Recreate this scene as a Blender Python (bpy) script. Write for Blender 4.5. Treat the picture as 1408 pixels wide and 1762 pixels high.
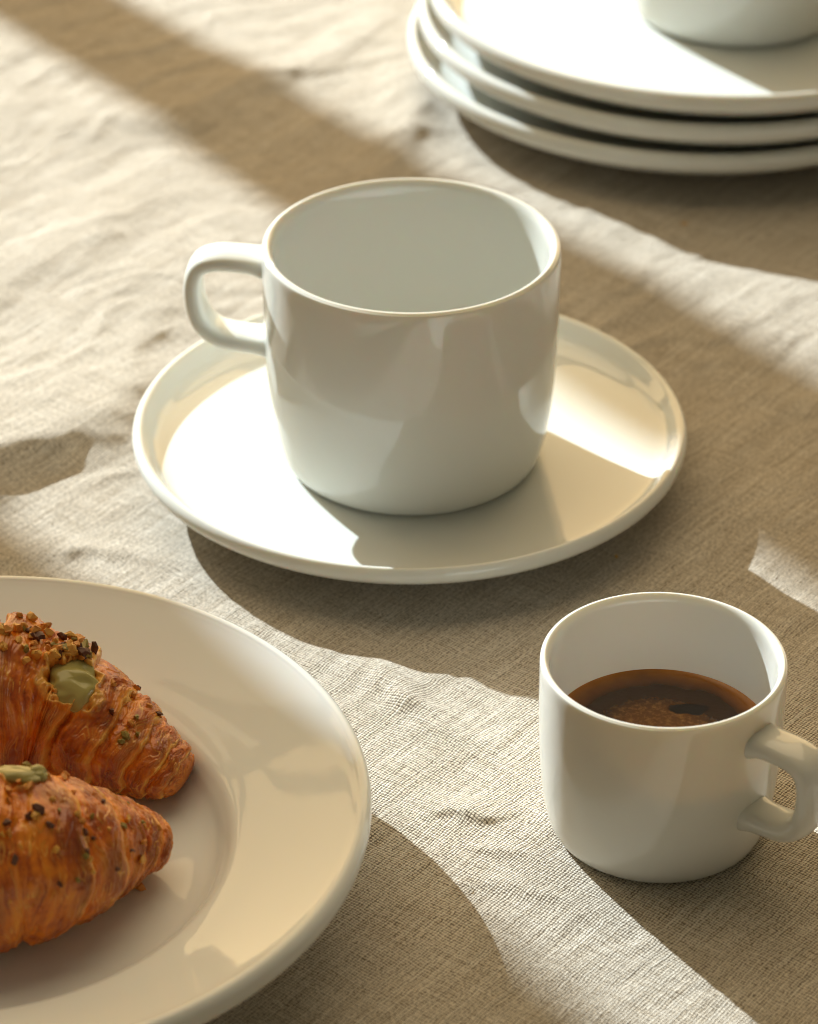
import bpy, bmesh, math, random
import numpy as np
from mathutils import Vector, Matrix

scn = bpy.context.scene
for o in list(bpy.data.objects):
    bpy.data.objects.remove(o)
R = math.radians

# ------------------------------------------------------------------ camera
cam_d = bpy.data.cameras.new('camera')
cam = bpy.data.objects.new('camera', cam_d)
scn.collection.objects.link(cam)
cam.location = (0.0, -0.80064, 0.50005)
cam.rotation_euler = (R(90 - 31.987), 0, 0)
cam_d.sensor_fit = 'VERTICAL'
cam_d.sensor_height = 36.0
cam_d.sensor_width = 36.0
cam_d.lens = 123.24
cam_d.clip_start = 0.01
cam_d.clip_end = 50
cam_d.dof.use_dof = True
cam_d.dof.focus_distance = 0.835
cam_d.dof.aperture_fstop = 17.0
scn.camera = cam

# ------------------------------------------------------------------ light
SUN_AZ, SUN_EL, SUN_D = R(52.8), R(26.2), 5.0
world = bpy.data.worlds.new('World')
scn.world = world
world.use_nodes = True
bg = world.node_tree.nodes['Background']
bg.inputs['Color'].default_value = (0.97, 0.89, 0.63, 1)
bg.inputs['Strength'].default_value = 0.09

key_d = bpy.data.lights.new('window_sunlight', 'SPOT')
key_d.energy = 2300
key_d.color = (0.83, 0.94, 1.0)
key_d.shadow_soft_size = 0.017
key_d.spot_size = R(30)
key_d.spot_blend = 0.3
key = bpy.data.objects.new('window_sunlight', key_d)
scn.collection.objects.link(key)
key.location = (-SUN_D * math.cos(SUN_EL) * math.cos(SUN_AZ), SUN_D * math.cos(SUN_EL) * math.sin(SUN_AZ), SUN_D * math.sin(SUN_EL))
key.rotation_euler = (-Vector(key.location)).to_track_quat('-Z', 'Y').to_euler()

fill_d = bpy.data.lights.new('warm_room_light', 'AREA')
fill_d.shape = 'RECTANGLE'
fill_d.size = 6.0
fill_d.size_y = 2.0
fill_d.energy = 66
fill_d.color = (1.0, 0.68, 0.32)
fill = bpy.data.objects.new('warm_room_light', fill_d)
scn.collection.objects.link(fill)
fill.location = (-0.5, 2.7, 1.1)
fill.rotation_euler = (Vector((0, 0, 0)) - Vector(fill.location)).to_track_quat('-Z', 'Y').to_euler()

ceil_d = bpy.data.lights.new('ceiling_bounce_light', 'AREA')
ceil_d.shape = 'RECTANGLE'
ceil_d.size = 3.6
ceil_d.size_y = 2.6
ceil_d.energy = 37
ceil_d.color = (1.0, 0.79, 0.50)
ceil = bpy.data.objects.new('ceiling_bounce_light', ceil_d)
scn.collection.objects.link(ceil)
ceil.location = (-0.3, 1.1, 2.7)
ceil.rotation_euler = (-Vector(ceil.location)).to_track_quat('-Z', 'Y').to_euler()

vs = scn.view_settings
vs.view_transform = 'Standard'
vs.look = 'None'
vs.exposure = 0.50
vs.gamma = 1.0
vs.use_curve_mapping = False
scn.render.engine = 'CYCLES'
cy = scn.cycles
cy.use_denoising = True
cy.max_bounces = 10
cy.diffuse_bounces = 5
cy.glossy_bounces = 5
cy.sample_clamp_indirect = 6.0
cy.filter_width = 1.1
cy.caustics_reflective = False
cy.caustics_refractive = False

# ------------------------------------------------------------------ helpers
COL = scn.collection
rng = np.random.default_rng(7)
random.seed(7)
_perm = rng.permutation(256)
_perm = np.concatenate([_perm, _perm, _perm])
_g = rng.normal(size=(256, 3))
_g /= np.linalg.norm(_g, axis=1)[:, None]

def perlin(p):
    """gradient noise for an (n,3) array, about -1..1"""
    p = np.asarray(p, float)
    i = np.floor(p).astype(int)
    f = p - i
    i &= 255
    u = f * f * f * (f * (f * 6 - 15) + 10)
    out = np.zeros(len(p))
    for dx in (0, 1):
        for dy in (0, 1):
            for dz in (0, 1):
                h = _perm[_perm[_perm[(i[:, 0] + dx) & 255] + ((i[:, 1] + dy) & 255)] + ((i[:, 2] + dz) & 255)]
                g = _g[h]
                d = (g * (f - np.array([dx, dy, dz]))).sum(1)
                w = (u[:, 0] if dx else 1 - u[:, 0]) * (u[:, 1] if dy else 1 - u[:, 1]) * (u[:, 2] if dz else 1 - u[:, 2])
                out += w * d
    return out * 1.5

def sstep(a, b, x):
    t = np.clip((x - a) / (b - a), 0, 1)
    return t * t * (3 - 2 * t)

def mesh_obj(name, verts, faces, mat=None, parent=None, smooth=True):
    me = bpy.data.meshes.new(name)
    me.from_pydata([tuple(v) for v in verts], [], [tuple(f) for f in faces])
    me.update()
    if smooth:
        me.polygons.foreach_set('use_smooth', [True] * len(me.polygons))
    if mat:
        me.materials.append(mat)
    o = bpy.data.objects.new(name, me)
    COL.objects.link(o)
    if parent:
        o.parent = parent
    return o

def grid_mesh(name, V, nu, nv, wrap_v, mat, parent=None):
    """V: (nu*nv,3) array of a grid, fast path through numpy"""
    a = np.arange(nu * nv).reshape(nu, nv)
    if wrap_v:
        b = np.roll(a, -1, axis=1)
        q = np.stack([a[:-1], a[1:], b[1:], b[:-1]], -1).reshape(-1, 4)
    else:
        q = np.stack([a[:-1, :-1], a[1:, :-1], a[1:, 1:], a[:-1, 1:]], -1).reshape(-1, 4)
    me = bpy.data.meshes.new(name)
    me.vertices.add(len(V))
    me.vertices.foreach_set('co', np.asarray(V, np.float32).ravel())
    me.loops.add(q.size)
    me.loops.foreach_set('vertex_index', q.astype(np.int32).ravel())
    me.polygons.add(len(q))
    me.polygons.foreach_set('loop_start', np.arange(0, q.size, 4, dtype=np.int32))
    me.polygons.foreach_set('loop_total', np.full(len(q), 4, np.int32))
    me.polygons.foreach_set('use_smooth', np.ones(len(q), bool))
    me.update(calc_edges=True)
    me.validate()
    if mat:
        me.materials.append(mat)
    o = bpy.data.objects.new(name, me)
    COL.objects.link(o)
    if parent:
        o.parent = parent
    return o

def empty(name, loc, rz=0):
    o = bpy.data.objects.new(name, None)
    o.empty_display_size = 0.01
    COL.objects.link(o)
    o.location = loc
    o.rotation_euler = (0, 0, rz)
    return o

def tag(o, label=None, cat=None, group=None, kind=None):
    if label: o['label'] = label
    if cat: o['category'] = cat
    if group: o['group'] = group
    if kind: o['kind'] = kind
    return o

def catmull(pts, n):
    P = np.asarray(pts, float)
    P = np.vstack([2 * P[0] - P[1], P, 2 * P[-1] - P[-2]])
    out = []
    m = len(P) - 3
    for t in np.linspace(0, m - 1e-9, n):
        k = int(t); u = t - k
        p0, p1, p2, p3 = P[k:k + 4]
        out.append(0.5 * (2 * p1 + (p2 - p0) * u + (2 * p0 - 5 * p1 + 4 * p2 - p3) * u ** 2 + (3 * p1 - p0 - 3 * p2 + p3) * u ** 3))
    return np.array(out)

def lathe(name, profile, mat, parent=None, n=160, per=6):
    """closed revolved profile from the axis (top) round to the axis (bottom)"""
    pr = catmull(profile, (len(profile) - 1) * per + 1)
    pr[:, 0] = np.maximum(pr[:, 0], 0.0)
    pr[0, 0] = 0; pr[-1, 0] = 0
    rings = pr[1:-1]
    th = np.linspace(0, 2 * math.pi, n, endpoint=False)
    V = [(0, 0, pr[0, 1])]
    for r, z in rings:
        V += [(r * math.cos(t), r * math.sin(t), z) for t in th]
    V.append((0, 0, pr[-1, 1]))
    F = []
    for j in range(n):
        F.append((0, 1 + j, 1 + (j + 1) % n))
    for i in range(len(rings) - 1):
        a = 1 + i * n; b = a + n
        for j in range(n):
            k = (j + 1) % n
            F.append((a + j, b + j, b + k, a + k))
    a = 1 + (len(rings) - 1) * n; e = len(V) - 1
    for j in range(n):
        F.append((a + j, e, a + (j + 1) % n))
    return mesh_obj(name, V, F, mat, parent)

class NT:
    """tiny node-tree helper"""
    def __init__(s, name):
        s.m = bpy.data.materials.new(name)
        s.m.use_nodes = True
        s.t = s.m.node_tree
        s.b = s.t.nodes['Principled BSDF']
        s.out = s.t.nodes['Material Output']
    def n(s, typ, **kw):
        nd = s.t.nodes.new(typ)
        for k, v in kw.items():
            if k in nd.inputs: nd.inputs[k].default_value = v
            else: setattr(nd, k, v)
        return nd
    def l(s, a, b): s.t.links.new(a, b)
    def math(s, op, a, b=None, clamp=False):
        nd = s.t.nodes.new('ShaderNodeMath'); nd.operation = op; nd.use_clamp = clamp
        for i, x in enumerate((a, b)):
            if x is None: continue
            if isinstance(x, (int, float)): nd.inputs[i].default_value = x
            else: s.l(x, nd.inputs[i])
        return nd.outputs[0]
    def mix(s, fac, a, b, blend='MIX'):
        nd = s.t.nodes.new('ShaderNodeMix'); nd.data_type = 'RGBA'; nd.blend_type = blend
        for idx, x in ((0, fac), (6, a), (7, b)):
            if isinstance(x, (int, float)): nd.inputs[idx].default_value = x
            elif isinstance(x, tuple): nd.inputs[idx].default_value = (*x, 1) if len(x) == 3 else x
            else: s.l(x, nd.inputs[idx])
        return nd.outputs[2]
    def ramp(s, x, stops):
        nd = s.t.nodes.new('ShaderNodeValToRGB')
        e = nd.color_ramp.elements
        while len(e) < len(stops): e.new(0.5)
        for k, (p, c) in enumerate(stops):
            e[k].position = p
            e[k].color = (*c, 1) if isinstance(c, tuple) else (c, c, c, 1)
        s.l(x, nd.inputs[0])
        return nd.outputs[0]
    def noise(s, vec, scale, detail=3, rough=0.5, dist=0.0):
        nd = s.n('ShaderNodeTexNoise', Scale=scale, Detail=detail, Roughness=rough, Distortion=dist)
        if vec is not None: s.l(vec, nd.inputs['Vector'])
        return nd.outputs['Fac']
    def mapping(s, vec, scale=(1, 1, 1), rot=(0, 0, 0), loc=(0, 0, 0)):
        nd = s.n('ShaderNodeMapping')
        nd.inputs['Scale'].default_value = scale
        nd.inputs['Rotation'].default_value = rot
        nd.inputs['Location'].default_value = loc
        s.l(vec, nd.inputs['Vector'])
        return nd.outputs[0]

# ------------------------------------------------------------------ materials
def porcelain(name, col, rough=0.018, ior=1.56):
    t = NT(name)
    b = t.b
    tc = t.n('ShaderNodeTexCoord')
    nz = t.noise(tc.outputs['Object'], 35, 2)
    c = t.mix(nz, tuple(x * 0.985 for x in col), tuple(min(1, x * 1.01) for x in col))
    t.l(c, b.inputs['Base Color'])
    rr = t.noise(tc.outputs['Object'], 60, 4)
    t.l(t.math('ADD', t.math('MULTIPLY', rr, 0.03), rough), b.inputs['Roughness'])
    b.inputs['IOR'].default_value = ior
    b.inputs['Subsurface Weight'].default_value = 0.22
    b.inputs['Subsurface Radius'].default_value = (1.0, 0.72, 0.45)
    b.inputs['Subsurface Scale'].default_value = 0.004
    bump = t.n('ShaderNodeBump', Strength=0.05, Distance=0.0006)
    t.l(t.noise(tc.outputs['Object'], 130, 2), bump.inputs['Height'])
    t.l(bump.outputs[0], b.inputs['Normal'])
    return t.m

M_por = porcelain('white_porcelain', (0.665, 0.665, 0.61))
M_plate = porcelain('cream_porcelain', (0.75, 0.77, 0.76), 0.03, 1.34)
M_small = porcelain('warm_white_porcelain', (0.70, 0.69, 0.63), 0.02, 1.5)

def linen():
    t = NT('linen_weave')
    b = t.b
    tc = t.n('ShaderNodeTexCoord')
    P = tc.outputs['Object']
    # soft distortion of the threads
    dn = t.n('ShaderNodeTexNoise', Scale=55.0, Detail=2.0)
    t.l(P, dn.inputs['Vector'])
    off = t.n('ShaderNodeVectorMath', operation='MULTIPLY_ADD')
    t.l(dn.outputs['Color'], off.inputs[0])
    off.inputs[1].default_value = (0.0022, 0.0022, 0)
    t.l(P, off.inputs[2])
    dn2 = t.n('ShaderNodeTexNoise', Scale=420.0, Detail=2.0)
    t.l(P, dn2.inputs['Vector'])
    off2 = t.n('ShaderNodeVectorMath', operation='MULTIPLY_ADD')
    t.l(dn2.outputs['Color'], off2.inputs[0])
    off2.inputs[1].default_value = (0.0008, 0.0008, 0)
    t.l(off.outputs[0], off2.inputs[2])
    Q = t.mapping(off2.outputs[0], scale=(1 / 0.00078, 1 / 0.00078, 1), rot=(0, 0, R(-52)))
    sep = t.n('ShaderNodeSeparateXYZ'); t.l(Q, sep.inputs[0])
    u, v = sep.outputs[0], sep.outputs[1]
    # per-thread thickness irregularity (slubs): long along the thread, fine across
    sl_u = t.noise(t.mapping(Q, scale=(0.03, 1.0, 1)), 1.0, 3, 0.6)
    sl_v = t.noise(t.mapping(Q, scale=(1.0, 0.04, 1), loc=(31, 7, 0)), 1.0, 3, 0.6)
    fu = t.math('FRACT', u); fv = t.math('FRACT', v)
    su = t.math('SINE', t.math('MULTIPLY', fu, math.pi)); sv = t.math('SINE', t.math('MULTIPLY', fv, math.pi))
    par = t.math('MODULO', t.math('ABSOLUTE', t.math('ADD', t.math('FLOOR', u), t.math('FLOOR', v))), 2.0)
    hA = t.math('MULTIPLY', t.math('POWER', su, 0.7), t.math('ADD', t.math('MULTIPLY', sv, 0.6), 0.4))
    hB = t.math('MULTIPLY', t.math('POWER', sv, 0.7), t.math('ADD', t.math('MULTIPLY', su, 0.6), 0.4))
    mixv = t.n('ShaderNodeMix'); mixv.data_type = 'FLOAT'
    t.l(par, mixv.inputs[0]); t.l(hA, mixv.inputs[2]); t.l(hB, mixv.inputs[3])
    h = mixv.outputs[0]
    slub = t.math('ADD', t.math('MULTIPLY', sl_u, 0.6), t.math('MULTIPLY', sl_v, 0.4))
    hs = t.math('ADD', h, t.math('MULTIPLY', t.math('SUBTRACT', slub, 0.5), 1.2))
    fuzz = t.noise(P, 5200, 3, 0.7)
    hh = t.math('ADD', hs, t.math('MULTIPLY', fuzz, 0.55))
    # colour: natural flax, thread to thread variation, dark gaps between threads, their shade put into the colour
    tone = t.noise(P, 14, 4, 0.6)
    thread = t.mix(t.ramp(slub, [(0.32, 0.0), (0.68, 1.0)]), (0.63, 0.53, 0.395), (0.85, 0.795, 0.70))
    thread = t.mix(t.math('MULTIPLY', tone, 0.30), thread, (0.62, 0.48, 0.31))
    spot = t.noise(Q, 0.9, 2, 0.6)
    gap = t.ramp(t.math('ADD', t.math('ADD', hs, t.math('MULTIPLY', t.math('SUBTRACT', spot, 0.5), 1.5)), t.math('MULTIPLY', fuzz, 0.25)), [(0.34, 1.0), (0.72, 0.0)])
    col = t.mix(t.math('MULTIPLY', gap, 0.92), thread, (0.085, 0.052, 0.024))
    sl_long = t.ramp(t.noise(t.mapping(Q, scale=(0.018, 0.75, 1), loc=(5, 90, 0)), 1.0, 2, 0.5), [(0.64, 0.0), (0.74, 1.0)])
    col = t.mix(t.math('MULTIPLY', sl_long, 0.55), col, (0.86, 0.79, 0.67))
    hh = t.math('ADD', hh, t.math('MULTIPLY', sl_long, 0.7))
    t.l(col, b.inputs['Base Color'])
    b.inputs['Roughness'].default_value = 0.9
    b.inputs['Specular IOR Level'].default_value = 0.15
    b.inputs['Sheen Weight'].default_value = 0.35
    b.inputs['Sheen Roughness'].default_value = 0.4
    b.inputs['Sheen Tint'].default_value = (1, 0.95, 0.86, 1)
    bump = t.n('ShaderNodeBump', Strength=1.0, Distance=0.00034)
    t.l(hh, bump.inputs['Height'])
    t.l(bump.outputs[0], b.inputs['Normal'])
    return t.m

M_linen = linen()

def wood(name, c1, c2):
    t = NT(name)
    tc = t.n('ShaderNodeTexCoord')
    nz = t.noise(t.mapping(tc.outputs['Object'], scale=(2, 30, 30)), 3, 4)
    t.l(t.mix(nz, c1, c2), t.b.inputs['Base Color'])
    t.b.inputs['Roughness'].default_value = 0.5
    return t.m

M_wood = wood('oak_wood', (0.18, 0.11, 0.06), (0.30, 0.19, 0.10))
M_frame = wood('painted_frame', (0.62, 0.57, 0.48), (0.68, 0.63, 0.55))

def pastry():
    t = NT('baked_pastry')
    b = t.b
    tc = t.n('ShaderNodeTexCoord')
    P = tc.outputs['Object']
    at = t.n('ShaderNodeAttribute', attribute_name='bake')
    sep = t.n('ShaderNodeSeparateColor'); t.l(at.outputs['Color'], sep.inputs[0])
    edge, stri, dark = sep.outputs[0], sep.outputs[1], sep.outputs[2]
    n1 = t.noise(P, 160, 5, 0.62)
    n2 = t.noise(P, 900, 4, 0.65)
    mixn = t.math('ADD', t.math('MULTIPLY', n1, 0.72), t.math('MULTIPLY', stri, 0.28))
    base = t.ramp(mixn, [(0.30, (0.24, 0.038, 0.003)), (0.43, (0.52, 0.108, 0.004)), (0.55, (0.76, 0.215, 0.008)), (0.76, (0.84, 0.33, 0.02))])
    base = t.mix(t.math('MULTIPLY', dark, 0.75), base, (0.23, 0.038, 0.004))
    ed = t.math('MULTIPLY', edge, t.math('ADD', t.math('MULTIPLY', n2, 1.2), 0.25), True)
    base = t.mix(ed, base, (0.88, 0.50, 0.10))
    spk = t.ramp(n2, [(0.56, 0.0), (0.72, 1.0)])
    base = t.mix(t.math('MULTIPLY', spk, 0.18), base, (0.80, 0.40, 0.06))
    t.l(base, b.inputs['Base Color'])
    t.l(t.math('ADD', t.math('MULTIPLY', n1, 0.30), 0.16), b.inputs['Roughness'])
    b.inputs['Subsurface Weight'].default_value = 0.09
    b.inputs['Subsurface Radius'].default_value = (1.0, 0.45, 0.12)
    b.inputs['Subsurface Scale'].default_value = 0.002
    b.inputs['Coat Weight'].default_value = 0.25
    b.inputs['Coat Roughness'].default_value = 0.2
    bump = t.n('ShaderNodeBump', Strength=0.4, Distance=0.0003)
    t.l(t.math('ADD', t.math('MULTIPLY', n2, 0.7), n1), bump.inputs['Height'])
    t.l(bump.outputs[0], b.inputs['Normal'])
    return t.m

M_pastry = pastry()

def nut(name, a, c):
    t = NT(name)
    tc = t.n('ShaderNodeTexCoord')
    nz = t.noise(tc.outputs['Object'], 700, 4, 0.6)
    t.l(t.ramp(nz, [(0.35, a), (0.65, c)]), t.b.inputs['Base Color'])
    t.b.inputs['Roughness'].default_value = 0.5
    t.b.inputs['Subsurface Weight'].default_value = 0.1
    t.b.inputs['Subsurface Scale'].default_value = 0.001
    return t.m

M_nuts = [nut('toasted_nut', (0.42, 0.13, 0.015), (0.70, 0.32, 0.05)),
          nut('golden_nut', (0.55, 0.25, 0.03), (0.78, 0.45, 0.10)),
          nut('green_nut', (0.14, 0.11, 0.02), (0.36, 0.27, 0.05)),
          nut('burnt_nut', (0.05, 0.018, 0.01), (0.16, 0.05, 0.02))]

def cream_mat():
    t = NT('pistachio_cream')
    tc = t.n('ShaderNodeTexCoord')
    nz = t.noise(tc.outputs['Object'], 260, 3)
    t.l(t.mix(nz, (0.34, 0.29, 0.085), (0.47, 0.41, 0.15)), t.b.inputs['Base Color'])
    t.b.inputs['Roughness'].default_value = 0.2
    t.b.inputs['Subsurface Weight'].default_value = 0.25
    t.b.inputs['Subsurface Radius'].default_value = (1, 0.9, 0.4)
    t.b.inputs['Subsurface Scale'].default_value = 0.002
    bump = t.n('ShaderNodeBump', Strength=0.12, Distance=0.0005)
    t.l(t.noise(tc.outputs['Object'], 420, 2), bump.inputs['Height'])
    t.l(bump.outputs[0], t.b.inputs['Normal'])
    return t.m

M_cream = cream_mat()

def coffee_mat():
    t = NT('espresso_crema')
    tc = t.n('ShaderNodeTexCoord')
    P = tc.outputs['Object']
    warp = t.n('ShaderNodeTexNoise', Scale=90.0, Detail=3.0)
    t.l(P, warp.inputs['Vector'])
    wv = t.n('ShaderNodeVectorMath', operation='MULTIPLY_ADD')
    t.l(warp.outputs['Color'], wv.inputs[0]); wv.inputs[1].default_value = (0.006, 0.006, 0); t.l(P, wv.inputs[2])
    sp = t.n('ShaderNodeSeparateXYZ'); t.l(wv.outputs[0], sp.inputs[0])
    x = t.math('SUBTRACT', sp.outputs[0], 0.003); y = t.math('SUBTRACT', sp.outputs[1], 0.003)
    rad = t.math('SQRT', t.math('ADD', t.math('MULTIPLY', x, x), t.math('MULTIPLY', y, y)))
    ring = t.ramp(t.math('DIVIDE', rad, 0.0255), [(0.0, (0.12, 0.044, 0.008)), (0.38, (0.10, 0.036, 0.007)), (0.56, (0.038, 0.016, 0.006)), (0.76, (0.036, 0.015, 0.005)), (0.89, (0.19, 0.060, 0.007)), (1.0, (0.34, 0.115, 0.013))])  # dark middle band: reflection of the cup wall put into the colour
    bub = t.n('ShaderNodeTexVoronoi', Scale=900.0); t.l(P, bub.inputs['Vector'])
    n = t.noise(P, 650, 5, 0.7)
    sp2 = t.ramp(n, [(0.48, 0.0), (0.66, 1.0)])
    near = t.ramp(t.math('DIVIDE', rad, 0.0255), [(0.42, 1.0), (0.6, 0.0)])
    col = t.mix(t.math('MULTIPLY', sp2, t.math('MULTIPLY', near, 0.5)), ring, (0.36, 0.17, 0.04))
    # one bare dark opening in the crema
    P2 = t.mapping(wv.outputs[0], loc=(-0.0105, -0.0125, 0), scale=(1, 1, 1))
    P3 = t.mapping(P2, rot=(0, 0, R(28)), scale=(1, 2.6, 1))
    ln = t.n('ShaderNodeVectorMath', operation='LENGTH'); t.l(P3, ln.inputs[0])
    hole = t.ramp(t.math('DIVIDE', ln.outputs['Value'], 0.0062), [(0.72, 1.0), (0.88, 0.0)])
    col = t.mix(hole, col, (0.008, 0.004, 0.003))
    t.l(col, t.b.inputs['Base Color'])
    t.b.inputs['Roughness'].default_value = 0.07
    bump = t.n('ShaderNodeBump', Strength=0.10, Distance=0.0002)
    t.l(bub.outputs['Distance'], bump.inputs['Height'])
    t.l(bump.outputs[0], t.b.inputs['Normal'])
    return t.m

M_coffee = coffee_mat()

# ------------------------------------------------------------------ structure: table and window frame
def box(bm, x0, x1, y0, y1, z0, z1, bev=0.0):
    v = [bm.verts.new(p) for p in [(x0, y0, z0), (x1, y0, z0), (x1, y1, z0), (x0, y1, z0), (x0, y0, z1), (x1, y0, z1), (x1, y1, z1), (x0, y1, z1)]]
    for f in [(3, 2, 1, 0), (4, 5, 6, 7), (0, 1, 5, 4), (1, 2, 6, 5), (2, 3, 7, 6), (3, 0, 4, 7)]:
        bm.faces.new([v[i] for i in f])

def box_obj(name, dims, mat, parent=None):
    bm = bmesh.new(); box(bm, *dims)
    bmesh.ops.bevel(bm, geom=bm.edges[:], offset=0.003, segments=2, affect='EDGES')
    me = bpy.data.meshes.new(name); bm.to_mesh(me); bm.free()
    me.materials.append(mat)
    o = bpy.data.objects.new(name, me); COL.objects.link(o)
    if parent: o.parent = parent
    return o

tag(box_obj('table_top', (-0.62, 0.62, -0.60, 0.55, -0.046, -0.014), M_wood), kind='structure')

# window frame between the light and the table: side casing and an added wedge throw the broad shade bands
dirv = np.array([math.cos(SUN_AZ), -math.sin(SUN_AZ)])
nrm = np.array([math.sin(SUN_AZ), math.cos(SUN_AZ)])
S = 0.65
back = SUN_D * math.cos(SUN_EL) * (1 - S)
wf = empty('window_frame', (-dirv[0] * back, -dirv[1] * back, 0), math.atan2(nrm[1], nrm[0]))
tag(wf, kind='structure')
# unseen wedge added where the bar would be, shaped for the widening shade band
bm = bmesh.new()
prev = None
for z_, l_ in ((-0.03, 0.120), (0.42, 0.114), (0.60, 0.0955), (0.69, 0.084), (0.80, 0.059), (0.86, 0.050), (1.1, 0.042), (2.4, 0.042)):
    ring = [bm.verts.new(p) for p in ((l_ * S, -0.012, z_), (0.137 * S, -0.012, z_), (0.137 * S, 0.012, z_), (l_ * S, 0.012, z_))]
    if prev:
        for a_ in range(4):
            bm.faces.new((prev[a_], prev[(a_ + 1) % 4], ring[(a_ + 1) % 4], ring[a_]))
    else:
        bm.faces.new(ring[::-1])
    prev = ring
bm.faces.new(prev)
me = bpy.data.meshes.new('shade_wedge'); bm.to_mesh(me); bm.free()
me.materials.append(M_frame)
wedge_ob = bpy.data.objects.new('shade_wedge', me); COL.objects.link(wedge_ob); wedge_ob.parent = wf
box_obj('side_casing', (-0.29 * S, -0.090 * S, -0.02, 0.02, -0.03, 2.4), M_frame, wf)
box_obj('bottom_rail', (-0.31 * S, 0.55, -0.035, 0.035, -0.09, -0.03), M_frame, wf)

# ------------------------------------------------------------------ linen tablecloth
SAU = (0.0002, 0.0208)
CUP2 = (0.0583, -0.1381)
PLT = (-0.1016, -0.1639)
STK = (0.0957, 0.2757)

def seg_dist(p, a, b):
    ab = b - a
    t = np.clip(((p - a) @ ab) / (ab @ ab), 0, 1)
    d = p - (a + t[:, None] * ab)
    dist = np.sqrt((d ** 2).sum(1))
    side = ab[0] * (p[:, 1] - a[1]) - ab[1] * (p[:, 0] - a[0])
    return dist, np.sign(side), t

def fold(p, pts, heights, w_l, w_r):
    """ridge along a polyline; w_l is its width on the left of the walking direction, w_r on the right"""
    pts = catmull(pts, 14)
    hs = np.interp(np.linspace(0, 1, len(pts)), np.linspace(0, 1, len(heights)), heights)
    best = np.full(len(p), 1e9); sg = np.ones(len(p)); hh = np.zeros(len(p))
    for k in range(len(pts) - 1):
        d, s, t = seg_dist(p, pts[k], pts[k + 1])
        m = d < best
        best[m] = d[m]; sg[m] = s[m]; hh[m] = (hs[k] + (hs[k + 1] - hs[k]) * t)[m]
    w = np.where(sg > 0, w_l, w_r)
    return hh * np.exp(-(best / w) ** 2)

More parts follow.
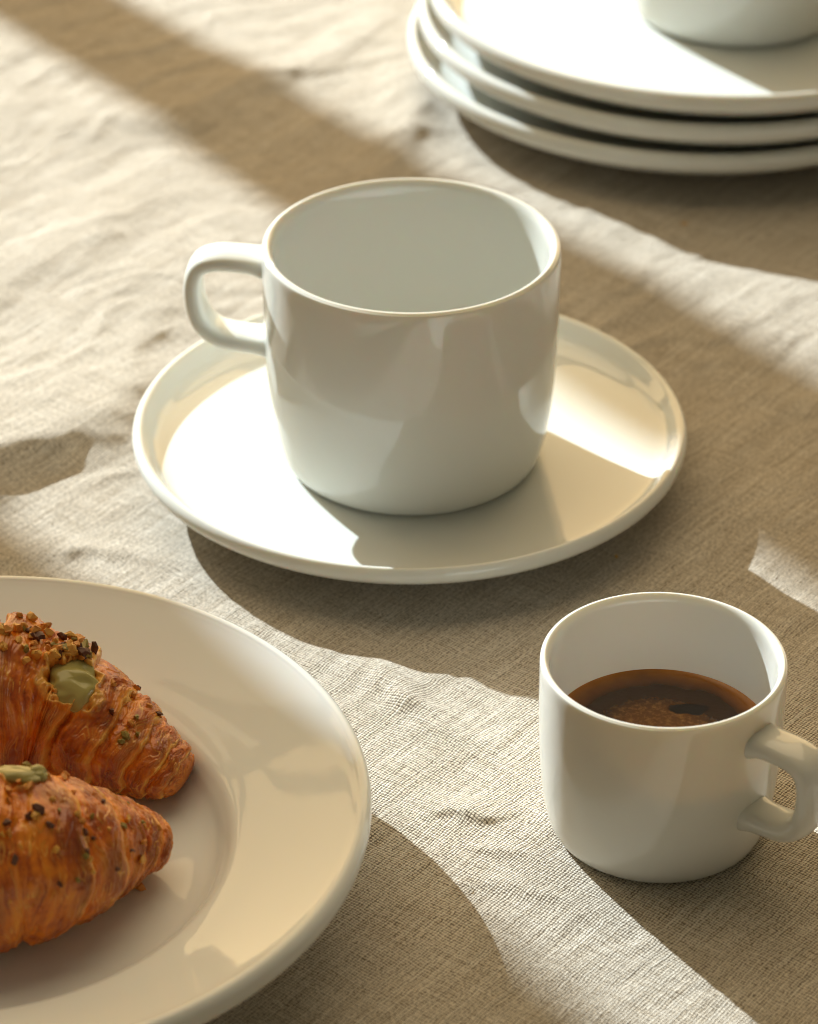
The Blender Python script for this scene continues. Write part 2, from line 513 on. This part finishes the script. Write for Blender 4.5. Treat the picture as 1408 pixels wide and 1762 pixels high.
def cloth_height(xy):
    n = len(xy)
    p3 = lambda sx, sy, a, z: np.stack([(xy[:, 0] * math.cos(a) + xy[:, 1] * math.sin(a)) / sx, (-xy[:, 0] * math.sin(a) + xy[:, 1] * math.cos(a)) / sy, np.full(n, z)], 1)
    wx = perlin(p3(0.05, 0.05, 0, 3.3)) * 0.012
    wy = perlin(p3(0.05, 0.05, 0, 8.1)) * 0.012
    wx += perlin(p3(0.011, 0.011, 0, 13.3)) * 0.0026
    wy += perlin(p3(0.011, 0.011, 0, 18.1)) * 0.0026
    q = xy + np.stack([wx, wy], 1)
    pq = lambda sx, sy, a, z: np.stack([(q[:, 0] * math.cos(a) + q[:, 1] * math.sin(a)) / sx, (-q[:, 0] * math.sin(a) + q[:, 1] * math.cos(a)) / sy, np.full(n, z)], 1)
    h = 0.0018 * perlin(p3(0.11, 0.09, 0.4, 0.5))
    far = sstep(-0.06, 0.10, xy[:, 1])
    amp = 0.35 + 0.65 * far
    w1 = perlin(pq(0.060, 0.017, R(52), 1.7))
    h += 0.0011 * amp * (1 - 2 * np.abs(w1)) * (0.4 + 0.6 * sstep(-0.3, 0.5, perlin(p3(0.09, 0.09, 0, 5.5))))
    w2 = perlin(pq(0.022, 0.008, R(40), 2.9))
    h += 0.00060 * (0.40 + 0.60 * far) * w2
    w3 = perlin(pq(0.012, 0.0055, R(65), 6.2))
    h += 0.00022 * w3
    w4 = perlin(pq(0.004, 0.003, R(20), 9.4))
    h += 0.00006 * w4
    A = lambda *v: np.array(v, float).reshape(-1, 2)
    # long fold running up to the right past the saucer (steep on the side away from the light)
    h += fold(q, A(-0.135, -0.015, -0.112, 0.018, -0.097, 0.040, -0.084, 0.066, -0.0745, 0.094, -0.068, 0.130, -0.055, 0.166, -0.042, 0.200), [0.0080, 0.0078, 0.0064, 0.0044, 0.0034, 0.0028, 0.0016, 0.0], 0.042, 0.0118)
    # fold behind the saucer, catching the light between the stack's shadow and the saucer
    h += fold(q, A(0.030, 0.146, 0.050, 0.139, 0.070, 0.130, 0.095, 0.117, 0.120, 0.102, 0.150, 0.085), [0.0005, 0.0015, 0.0024, 0.0027, 0.003, 0.003], 0.016, 0.017)
    h += fold(q, A(0.10, 0.062, 0.125, 0.060, 0.15, 0.055), [0.0, 0.003, 0.004], 0.008, 0.008)
    # ruck between the saucer and the big plate
    h += fold(q, A(-0.022, -0.070, -0.010, -0.079, 0.0, -0.088, 0.012, -0.0945), [0.0006, 0.0024, 0.0028, 0.0008], 0.006, 0.0055)
    h += fold(q, A(-0.008, -0.090, 0.010, -0.101, 0.026, -0.102), [0.0, 0.0014, 0.0008], 0.006, 0.006)
    # fine creases in the foreground
    h += fold(q, A(0.002, -0.1375, 0.012, -0.134, 0.022, -0.1345, 0.033, -0.131), [0.0, 0.0012, 0.0013, 0.0006], 0.0045, 0.0016)
    h += fold(q, A(0.020, -0.148, 0.028, -0.150, 0.036, -0.154), [0.0004, 0.0012, 0.0003], 0.003, 0.0016)
    h += fold(q, A(0.016, -0.162, 0.026, -0.160, 0.034, -0.166), [0.0002, 0.0009, 0.0003], 0.004, 0.002)
    h += fold(q, A(-0.10, 0.235, -0.055, 0.262, -0.02, 0.305), [0.002, 0.0035, 0.002], 0.014, 0.010)
    h += fold(q, A(-0.01, 0.20, 0.004, 0.235, 0.012, 0.27), [0.002, 0.0045, 0.004], 0.014, 0.010)
    h += fold(q, A(-0.125, 0.12, -0.095, 0.165, -0.075, 0.21), [0.002, 0.0025, 0.001], 0.012, 0.008)
    h += fold(q, A(-0.115, -0.022, -0.085, -0.018, -0.06, -0.03), [0.0004, 0.0016, 0.0004], 0.006, 0.004)
    # flattened under whatever stands on it
    for (c, r0, r1) in ((SAU, 0.052, 0.082), (CUP2, 0.027, 0.045), (PLT, 0.060, 0.092), (STK, 0.066, 0.105)):
        d = np.hypot(xy[:, 0] - c[0], xy[:, 1] - c[1])
        h *= sstep(r0, r1, d)
    return h

def axis(lo, hi, step, far_lo, far_hi, coarse):
    a = np.arange(lo, hi + 1e-9, step)
    l, r = [], []
    x, s = lo, step
    while x > far_lo:
        s = min(s * 1.25, coarse); x -= s; l.append(x)
    x, s = hi, step
    while x < far_hi:
        s = min(s * 1.25, coarse); x += s; r.append(x)
    return np.concatenate([l[::-1], a, r])

gx = axis(-0.16, 0.16, 0.00055, -0.62, 0.62, 0.012)
gy = axis(-0.225, 0.36, 0.00065, -0.60, 0.55, 0.012)
X, Y = np.meshgrid(gx, gy, indexing='ij')
xy = np.stack([X.ravel(), Y.ravel()], 1)
hz = cloth_height(xy)
cloth = grid_mesh('tablecloth', np.stack([xy[:, 0], xy[:, 1], hz], 1), len(gx), len(gy), False, M_linen)
tag(cloth, 'wrinkled natural beige linen cloth spread under all the crockery', 'tablecloth')

def ground(x, y):
    return float(cloth_height(np.array([[x, y]]))[0])

# ------------------------------------------------------------------ crockery
def saucer_profile():
    return [(0, 0.0068), (0.020, 0.0068), (0.036, 0.0069), (0.050, 0.0078), (0.0605, 0.0091), (0.0668, 0.0102), (0.0697, 0.0117), (0.0714, 0.0139), (0.0725, 0.0154), (0.0736, 0.0160), (0.0746, 0.0155), (0.0753, 0.0142), (0.0750, 0.0124), (0.0728, 0.0104), (0.0680, 0.0080), (0.060, 0.0058), (0.0500, 0.0034), (0.0476, 0.0006), (0.0460, 0.0), (0.0444, 0.0005), (0.0430, 0.0026), (0.022, 0.0030), (0, 0.0030)]

def dish_mesh(o, x, y, z):
    o.location = (x, y, z)
    return o

s1 = dish_mesh(lathe('saucer', saucer_profile(), M_por), SAU[0], SAU[1], 0.0002)
tag(s1, 'round white saucer under the large empty cup', 'saucer')

def stack_profile():
    zr, zf = 0.0174, 0.0095
    return [(0, zf), (0.03, zf), (0.06, zf), (0.0795, zf + 0.0001), (0.0862, zf + 0.0009), (0.0902, zf + 0.0032), (0.0926, zr - 0.0013), (0.0937, zr - 0.0001), (0.0949, zr - 0.0002), (0.0960, zr - 0.0014), (0.0961, zr - 0.0042), (0.0948, zr - 0.0060), (0.0895, zf - 0.0012), (0.078, zf - 0.0032), (0.062, zf - 0.0056), (0.0585, 0.0016), (0.0572, 0.0003), (0.0555, 0.0), (0.0538, 0.0004), (0.0520, 0.0026), (0.03, 0.0034), (0, 0.0034)]

stack_lab = ['lowest of the three stacked white plates, lying on the cloth', 'middle one of the three stacked white plates', 'topmost of the three stacked white plates, carrying a white cup']
STACK = [(STK[0], STK[1], 0.0002), (STK[0] + 0.0036, STK[1] + 0.001, 0.0099), (STK[0] + 0.0066, STK[1] + 0.0016, 0.0196)]
sp0 = None
for k in range(3):
    if sp0 is None:
        o = sp0 = lathe('plate', stack_profile(), M_por)
    else:
        o = sp0.copy(); COL.objects.link(o)
    o.location = STACK[k]
    o.rotation_euler = (0, 0, k * 0.7)
    tag(o, stack_lab[k], 'plate', 'stacked plates at the back')

plate_prof = [(0, 0.0062), (0.025, 0.0062), (0.046, 0.0063), (0.0535, 0.0070), (0.0575, 0.0092), (0.0598, 0.0126), (0.0618, 0.0150), (0.0650, 0.0164), (0.072, 0.0186), (0.080, 0.0216), (0.0875, 0.0247), (0.0898, 0.0258), (0.0908, 0.0263), (0.0920, 0.0261), (0.0930, 0.0250), (0.0932, 0.0236), (0.0931, 0.0220), (0.0922, 0.0202), (0.0890, 0.0186), (0.080, 0.0158), (0.069, 0.0116), (0.061, 0.0060), (0.0575, 0.0016), (0.0560, 0.0002), (0.0545, 0.0), (0.0530, 0.0004), (0.0510, 0.0020), (0.02, 0.0026), (0, 0.0026)]
pl = lathe('plate', plate_prof, M_plate, n=200)
pl.location = (PLT[0], PLT[1], 0.0002)
tag(pl, 'deep white plate with a broad rim holding two croissants', 'plate')

def cup(name, label, loc, Rr, Hh, az, mat, group, h_out=1.0, h_drop=1.0, h_thk=1.0, h_z=0.0):
    e = empty(name, loc)
    tag(e, label, 'cup', group)
    k = Rr / 0.0395
    kz = Hh / 0.064
    outer = [(0.0395, 0.0625), (0.0395, 0.056), (0.0394, 0.046), (0.0391, 0.034), (0.0385, 0.023), (0.0375, 0.013), (0.0361, 0.0058), (0.0348, 0.0021), (0.0336, 0.0005)]
    prof = [(0, 0.0046), (0.012, 0.0046), (0.024, 0.0049), (0.0298, 0.0070), (0.0330, 0.0120), (0.0345, 0.022), (0.0354, 0.034), (0.0360, 0.046), (0.0363, 0.056), (0.0364, 0.0610), (0.0369, 0.0630), (0.0379, 0.0640), (0.0388, 0.0637), (0.0394, 0.0626)]
    prof += outer[1:] + [(0.0322, 0.0), (0.0308, 0.0002), (0.0292, 0.0012), (0.020, 0.0016), (0, 0.0016)]
    prof = [(r * k, z * kz) for r, z in prof]
    lathe('body', prof, mat, e, n=192)
    # strap handle: oval section swept along an ear-shaped path
    path = [(0.0370, 0.0578), (0.0415, 0.0586), (0.0465, 0.0590), (0.0520, 0.0589), (0.0564, 0.0570), (0.0582, 0.0522), (0.0580, 0.0456), (0.0560, 0.0398), (0.0516, 0.0362), (0.0455, 0.0350), (0.0410, 0.0346), (0.0366, 0.0344)]
    P = catmull([((0.0378 + (o - 0.0378) * h_out) * k, (0.0562 + h_z - (0.0580 - z) * h_drop) * kz) for o, z in path], 60)
    T = np.gradient(P, axis=0); T /= np.linalg.norm(T, axis=1)[:, None]
    V = []; ns = 28
    s = np.linspace(0, 1, len(P))
    for i in range(len(P)):
        flare = math.exp(-(s[i] / 0.07) ** 2) + math.exp(-((1 - s[i]) / 0.07) ** 2)
        wdt = h_out * (0.0060 + 0.0008 * flare) * k
        thk = h_thk * (0.00255 + 0.0009 * flare) * k
        nx, nz = -T[i, 1], T[i, 0]
        for j in range(ns):
            a = 2 * math.pi * j / ns
            ca, sa = math.cos(a), math.sin(a)
            ca = math.copysign(abs(ca) ** 0.72, ca); sa = math.copysign(abs(sa) ** 0.72, sa)
            V.append((P[i, 0] + nx * thk * sa, wdt * ca, P[i, 1] + nz * thk * sa))
    ho = grid_mesh('handle', np.array(V), len(P), ns, True, mat, e)
    ho.rotation_euler = (0, 0, az)
    return e

GC = 'white porcelain cups'
cup('cup', 'large empty white cup with its handle to the left, on a saucer', (0.0006, 0.0195, 0.0072), 0.0395, 0.0640, R(174), M_por, GC)
cup('cup', 'small white cup filled with black coffee, standing directly on the cloth', (CUP2[0], CUP2[1], 0.0003), 0.0284, 0.0465, R(-42), M_small, GC, 1.12, 1.20, 1.5, -0.0056)
cup('cup', 'white cup cut off by the top edge, standing on the stacked plates', (0.1080, 0.2685, 0.0293), 0.0395, 0.0640, R(20), M_por, GC)

# coffee, slightly raised where it clings to the wall
cz = 0.0258
rr = np.concatenate([np.linspace(0, 0.0230, 24), np.linspace(0.0234, 0.0259, 10)])
nv = 128
th = np.linspace(0, 2 * math.pi, nv, endpoint=False)
V = []
for r in rr:
    z = 0.0005 * max(0, (r - 0.0236) / 0.002) ** 2
    V += [(r * math.cos(t) + 1e-6, r * math.sin(t), z) for t in th]
cf = grid_mesh('coffee', np.array(V), len(rr), nv, True, M_coffee)
cf.location = (CUP2[0], CUP2[1], cz)
tag(cf, 'black coffee with an orange-brown crema inside the small cup', 'coffee')

# ------------------------------------------------------------------ croissants
def croissant(name, label, spine, radii, seed, craters, flat_z):
    """body swept along a bent spine with overlapping rolled layers, torn holes for the filling"""
    nu, nvv = 640, 420
    sp = catmull(spine, nu); rad = np.interp(np.linspace(0, 1, nu), np.linspace(0, 1, len(radii)), radii)
    rad = catmull(np.stack([np.linspace(0, 1, len(radii)), radii, np.zeros(len(radii))], 1), nu)[:, 1]
    T = np.gradient(sp, axis=0); T /= np.linalg.norm(T, axis=1)[:, None]
    up = np.array([0, 0, 1.0])
    B = np.cross(T, up); B /= np.linalg.norm(B, axis=1)[:, None]
    N = np.cross(B, T)
    u = np.linspace(0, 1, nu)
    th = np.linspace(0, 2 * math.pi, nvv, endpoint=False)
    U, TH = np.meshgrid(u, th, indexing='ij')
    Uf, Tf = U.ravel(), TH.ravel()
    cir = np.stack([np.cos(Tf), np.sin(Tf)], 1)
    # signed distance from the middle, skewed round the roll so the layer edges slant
    base = np.stack([Uf * 7 + seed, cir[:, 0] * 1.1, cir[:, 1] * 1.1], 1)
    wob = perlin(base * np.array([0.6, 1.3, 1.3])) * 0.020 + perlin(base * np.array([3, 4, 4])) * 0.0055
    tt = np.abs(Uf - 0.5) * 2 + wob * 2 + 0.045 * np.cos(Tf + 0.6)
    cuts = np.array([0.0, 0.21, 0.41, 0.60, 0.77, 0.90, 1.15])
    idx = np.clip(np.searchsorted(cuts, tt, side='right') - 1, 0, len(cuts) - 2)
    v = (tt - cuts[idx]) / (cuts[idx + 1] - cuts[idx])
    v = np.clip(v, 0, 1)
    lam = sstep(0.66, 0.74, v) * (0.5 + 0.5 * np.sin(v * 95 + 2.0 * perlin(base * 3)))
    bulge = 0.06 * np.sin(math.pi * np.clip(v, 0, 1)) ** 0.6 + 0.125 * v + 0.007 * lam          # each layer swells toward its free edge
    drop = 0.114 * sstep(0.965, 1.0, v)
    prof = 0.945 + bulge - drop * 1.1
    edge = (1.1 * sstep(0.86, 0.965, v) + 0.30 * lam + 0.35 * (1 - sstep(0.0, 0.12, v)) * (tt > 0.1)) * (0.35 + 0.65 * sstep(-0.3, 0.3, perlin(base * np.array([2, 3, 3]) + 9)))
    # ends closed
    endcap = np.clip(np.minimum(Uf, 1 - Uf) / 0.035, 0, 1)
    prof *= np.sqrt(1 - (1 - endcap) ** 2)
    r = rad.repeat(nvv) * prof
    # lamination lines run round the roll; fine flaking on top
    arc = rad.repeat(nvv)
    fin = np.stack([tt * 34 + 0.9 * perlin(base * np.array([1.2, 1.5, 1.5]) + 21), cir[:, 0] * 2.2, cir[:, 1] * 2.2 + seed], 1)
    stri = perlin(fin); stri2 = perlin(fin * np.array([2.3, 1.6, 1.6]) + 4.4)
    world0 = sp.repeat(nvv, 0) + (cir[:, :1] * B.repeat(nvv, 0) + cir[:, 1:] * N.repeat(nvv, 0)) * r[:, None]
    blis = perlin(world0 / 0.0046 + seed); fl = perlin(world0 / 0.0017 + seed * 2); fl2 = perlin(world0 / 0.0008 + 3)
    r = r + 0.00007 * stri + 0.00004 * stri2 + 0.00034 * blis + 0.00014 * fl + 0.00010 * np.abs(fl2) + 0.0009 * perlin(world0 / 0.010 + seed)
    r = r - 0.0004 * sstep(0.3, 0.7, -blis) * sstep(0.1, 0.5, fl)
    tf = perlin(np.stack([tt * 26 + 0.8 * perlin(base * 2.1 + 3), cir[:, 0] * 1.9 + seed, cir[:, 1] * 1.9], 1)) * 2.6 + 0.22 * fl
    fr = tf - np.floor(tf)
    r = r + 0.00024 * (np.floor(tf) + sstep(0.80, 1.0, fr))
    flake = sstep(0.70, 0.95, fr) * sstep(-0.2, 0.3, perlin(world0 / 0.005 + 31))
    edge = np.maximum(edge, 0.7 * flake)
    r = np.maximum(r, 0.0002 * endcap)
    Vx = sp.repeat(nvv, 0) + (cir[:, :1] * B.repeat(nvv, 0) * 1.04 + cir[:, 1:] * N.repeat(nvv, 0) * 0.97) * r[:, None]
    # torn openings where the cream comes out
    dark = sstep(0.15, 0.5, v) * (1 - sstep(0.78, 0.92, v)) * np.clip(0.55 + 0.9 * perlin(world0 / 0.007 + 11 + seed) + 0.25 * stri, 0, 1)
    for (c, cr, dep) in craters:
        c = np.array(c)
        d = np.linalg.norm(Vx - c, axis=1) + 0.0022 * perlin(Vx / 0.0042 + 2) + 0.0012 * perlin(Vx / 0.0016 + 7)
        k = np.argmin(np.linalg.norm(sp - c, axis=1))
        out = c - sp[k]; out /= np.linalg.norm(out)
        Vx = Vx - out * (dep * (1 - sstep(cr * 0.55, cr, d)))[:, None] + out * (0.0013 * np.exp(-((d - cr * 1.12) / (cr * 0.2)) ** 2))[:, None]
        edge = np.maximum(edge, 0.9 * np.exp(-((d - cr * 1.05) / (cr * 0.18)) ** 2))
    # it sits flat on the plate
    z = Vx[:, 2]
    lim = flat_z + 0.0003
    soft = 0.003
    Vx[:, 2] = np.where(z < lim + soft, lim + soft * np.exp((np.minimum(z, lim + soft) - lim - soft) / soft), z)
    e = empty(name, (sp[nu // 2, 0], sp[nu // 2, 1], flat_z))
    tag(e, label, 'croissant', 'filled croissants on the plate')
    loc = np.array([sp[nu // 2, 0], sp[nu // 2, 1], flat_z])
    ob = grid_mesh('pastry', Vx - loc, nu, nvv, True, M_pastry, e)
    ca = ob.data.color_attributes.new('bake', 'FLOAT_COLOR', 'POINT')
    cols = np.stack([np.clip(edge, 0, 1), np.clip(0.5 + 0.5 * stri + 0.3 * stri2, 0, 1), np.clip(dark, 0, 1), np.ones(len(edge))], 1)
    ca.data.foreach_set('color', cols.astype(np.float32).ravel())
    return e, loc, Vx.reshape(nu, nvv, 3), sp, (B, N)

FZ = 0.0064
rear_spine = [(-0.0524, -0.1390, 0.0125), (-0.0597, -0.1355, 0.0155), (-0.0694, -0.1313, 0.0190), (-0.0820, -0.1252, 0.0232), (-0.0922, -0.1245, 0.0255), (-0.1044, -0.1254, 0.0245), (-0.1169, -0.1281, 0.0185), (-0.1244, -0.1321, 0.0125)]
rear_rad = [0.0052, 0.0090, 0.0121, 0.0160, 0.0186, 0.0176, 0.0118, 0.0062]
front_spine = [(-0.0555, -0.1630, 0.0128), (-0.0655, -0.1690, 0.0175), (-0.0765, -0.1785, 0.0226), (-0.0877, -0.1845, 0.0253), (-0.1004, -0.1860, 0.0249), (-0.1130, -0.1802, 0.0180), (-0.1220, -0.1742, 0.0125)]
front_rad = [0.0054, 0.0101, 0.0156, 0.0190, 0.0184, 0.0120, 0.0064]

CR_REAR = (-0.0775, -0.1330, 0.0385)
CR_FRONT = (-0.0855, -0.1790, 0.0435)
eR, locR, VR, spR, frR = croissant('croissant', 'golden croissant with a pale green cream hole, at the back of the plate', rear_spine, rear_rad, 1.3, [(CR_REAR, 0.0068, 0.0050)], FZ)
eF, locF, VF, spF, frF = croissant('croissant', 'golden croissant with cream on top and pale layer edges, nearest the camera', front_spine, front_rad, 6.8, [(CR_FRONT, 0.0040, 0.0022)], FZ)

def blob(name, mat, parent, loc, c, size, axis_n, seed, n=48):
    """soft lump of cream: a squashed sphere with folds, its short axis along axis_n"""
    q = Vector(axis_n).normalized().to_track_quat('Z', 'Y').to_matrix()
    Vv = []
    nu_, nv_ = n, 2 * n
    for i in range(nu_):
        ph = math.pi * (i + 0.02) / (nu_ - 1 + 0.04)
        for j in range(nv_):
            t = 2 * math.pi * j / nv_
            Vv.append((math.sin(ph) * math.cos(t), math.sin(ph) * math.sin(t), math.cos(ph)))
    D = np.array(Vv)
    sw = np.stack([D[:, 0] * 1.3 + 0.6 * np.sin(3 * D[:, 1]), D[:, 1] * 1.3, D[:, 2] * 1.3 + seed], 1)
    f = 1 + 0.26 * perlin(sw * 0.9) + 0.06 * (1 - 2 * np.abs(perlin(sw * 1.3 + 5)))
    D = D * f[:, None] * np.array(size)
    W = D @ np.array(q).T + np.array(c) - loc
    return grid_mesh(name, W, nu_, nv_, True, mat, parent)

def outn(c, sp):
    k = np.argmin(np.linalg.norm(sp - np.array(c), axis=1)); v = np.array(c) - sp[k]
    return v / np.linalg.norm(v)

nR = outn(CR_REAR, spR)
blob('cream_filling', M_cream, eR, locR, np.array(CR_REAR) - nR * 0.0044, (0.0060, 0.0068, 0.0036), nR, 2.0)
nF = outn(CR_FRONT, spF)
blob('cream_filling', M_cream, eF, locF, np.array(CR_FRONT) + nF * 0.0002, (0.0058, 0.0030, 0.0017), nF, 5.0)
blob('cream_filling', M_cream, eF, locF, np.array(CR_FRONT) + np.array((0.0040, 0.0002, 0.0002)), (0.0022, 0.0020, 0.0021), nF, 8.0, 32)

# chopped nuts: a few cut shapes, shared between the pieces
nut_meshes = []
for k in range(7):
    bm = bmesh.new()
    bmesh.ops.create_icosphere(bm, subdivisions=1, radius=1)
    rs = random.Random(40 + k)
    for _ in range(3):
        nrm_ = Vector((rs.uniform(-1, 1), rs.uniform(-1, 1), rs.uniform(-1, 1))).normalized()
        g = bm.verts[:] + bm.edges[:] + bm.faces[:]
        res = bmesh.ops.bisect_plane(bm, geom=g, plane_co=nrm_ * rs.uniform(0.25, 0.6), plane_no=nrm_, clear_outer=True)
        bmesh.ops.holes_fill(bm, edges=[e for e in bm.edges if e.is_boundary], sides=0)
    sc = Vector((rs.uniform(0.8, 1.3), rs.uniform(0.6, 1.0), rs.uniform(0.5, 0.9)))
    for v_ in bm.verts:
        v_.co = Vector((v_.co.x * sc.x, v_.co.y * sc.y, v_.co.z * sc.z)) + Vector((rs.uniform(-.12, .12), rs.uniform(-.12, .12), rs.uniform(-.12, .12)))
    bmesh.ops.triangulate(bm, faces=bm.faces[:])
    bmesh.ops.bevel(bm, geom=bm.edges[:], offset=0.05, segments=1, affect='EDGES', clamp_overlap=True)
    for v_ in bm.verts:
        if v_.co.length > 1.25: v_.co *= 1.25 / v_.co.length
    for mi, mm in enumerate(M_nuts):
        me = bpy.data.meshes.new('nut_piece')
        bm.to_mesh(me); me.materials.append(mm)
        nut_meshes.append((mi, me))
    bm.free()

def put_nut(parent, loc, p, nvec, size, mi, rs):
    me = rs.choice([m for i, m in nut_meshes if i == mi])
    o = bpy.data.objects.new('nut_piece', me)
    COL.objects.link(o); o.parent = parent
    o.location = Vector(p) + Vector(nvec) * size * 0.35 - Vector(loc)
    o.rotation_euler = (rs.uniform(0, 6.28), rs.uniform(0, 6.28), rs.uniform(0, 6.28))
    o.scale = (size, size * rs.uniform(0.75, 1.15), size * rs.uniform(0.75, 1.15))

def scatter(parent, loc, V, sp, n, u_rng, t_rng, sizes, weights, seed, avoid):
    rs = random.Random(seed)
    nu_, nv_, _ = V.shape
    done = 0
    while done < n:
        i = int(rs.uniform(*u_rng) * (nu_ - 1)); t = R(rs.triangular(*t_rng))
        j = int((t % (2 * math.pi)) / (2 * math.pi) * nv_) % nv_
        p = V[i, j]
        if any(np.linalg.norm(p - np.array(a)) < r_ for a, r_ in avoid): continue
        nv3 = p - sp[i]; nv3 = nv3 / (np.linalg.norm(nv3) + 1e-9)
        put_nut(parent, loc, p, nv3, rs.uniform(*sizes), rs.choices(range(4), weights)[0], rs)
        done += 1

avR = [(CR_REAR, 0.0066)]
scatter(eR, locR, VR, spR, 84, (0.40, 0.66), (62, 125, 88), (0.0010, 0.0022), (4, 5, 2, 3), 3, avR)
scatter(eR, locR, VR, spR, 22, (0.18, 0.50), (30, 170, 100), (0.0008, 0.0017), (3, 3, 3, 2), 5, avR)
avF = [(CR_FRONT, 0.0035)]
scatter(eF, locF, VF, spF, 34, (0.36, 0.62), (60, 180, 120), (0.0008, 0.0017), (3, 4, 3, 2), 8, avF)
scatter(eF, locF, VF, spF, 22, (0.16, 0.45), (40, 190, 120), (0.0007, 0.0016), (4, 3, 3, 2), 9, avF)

# loose crumbs
def crumb(label, p, size, mi, seed):
    rs = random.Random(seed)
    me = rs.choice([m for i, m in nut_meshes if i == mi])
    o = bpy.data.objects.new('crumb', me); COL.objects.link(o)
    o.location = (p[0], p[1], p[2] + size[2] * 0.55)
    o.rotation_euler = (0, 0, rs.uniform(0, 6))
    o.scale = size
    tag(o, label, 'crumb')

crumb('thin dark brown crumb lying on the plate below the nearest croissant', (-0.0675, -0.1745, 0.0064), (0.0022, 0.0010, 0.0007), 3, 1)
crumb('orange nut crumb on the plate against the tip of the nearest croissant', (-0.0613, -0.1715, 0.0064), (0.0019, 0.0015, 0.0014), 0, 2)
crumb('tiny orange crumb on the shaded cloth in front of the stacked plates', (0.0853, 0.1676, ground(0.0853, 0.1676)), (0.0012, 0.0007, 0.0006), 1, 3)
crumb('tiny pale crumb on the cloth in the shadow below the saucer', (0.0546, -0.0229, ground(0.0546, -0.0229)), (0.0008, 0.0006, 0.0005), 1, 4)

# stray linen fibres lying on the cloth
fv, ff = [], []
rf = random.Random(77)
for k in range(46):
    fx, fy = rf.uniform(-0.12, 0.12), rf.uniform(-0.2, 0.12)
    if any(math.hypot(fx - c[0], fy - c[1]) < r_ for c, r_ in ((SAU, 0.07), (CUP2, 0.036), (PLT, 0.09), (STK, 0.09))): continue
    a_ = rf.uniform(0, 6.28); bend = rf.uniform(-2.5, 2.5); L_ = rf.uniform(0.0015, 0.005)
    pts_ = []
    x_, y_ = fx, fy
    for q_ in range(7):
        pts_.append((x_, y_)); x_ += math.cos(a_) * L_ / 6; y_ += math.sin(a_) * L_ / 6; a_ += bend / 6
    zz = cloth_height(np.array(pts_))
    b0 = len(fv)
    for q_, (x_, y_) in enumerate(pts_):
        for w_ in range(4):
            an = w_ * math.pi / 2
            fv.append((x_ + 0.00007 * math.cos(an), y_ + 0.00007 * math.cos(an), zz[q_] + 0.0002 + 0.00035 * math.sin(q_ / 6 * math.pi) + 0.00007 * math.sin(an)))
    for q_ in range(6):
        for w_ in range(4):
            a0 = b0 + q_ * 4 + w_; a1 = b0 + q_ * 4 + (w_ + 1) % 4
            ff.append((a0, a1, a1 + 4, a0 + 4))
t = NT('linen_fibre'); t.b.inputs['Base Color'].default_value = (0.82, 0.76, 0.64, 1); t.b.inputs['Roughness'].default_value = 0.9
fib = mesh_obj('stray_fibres', fv, ff, t.m)
tag(fib, 'fine pale stray fibres scattered over the linen cloth', 'fibres', kind='stuff')
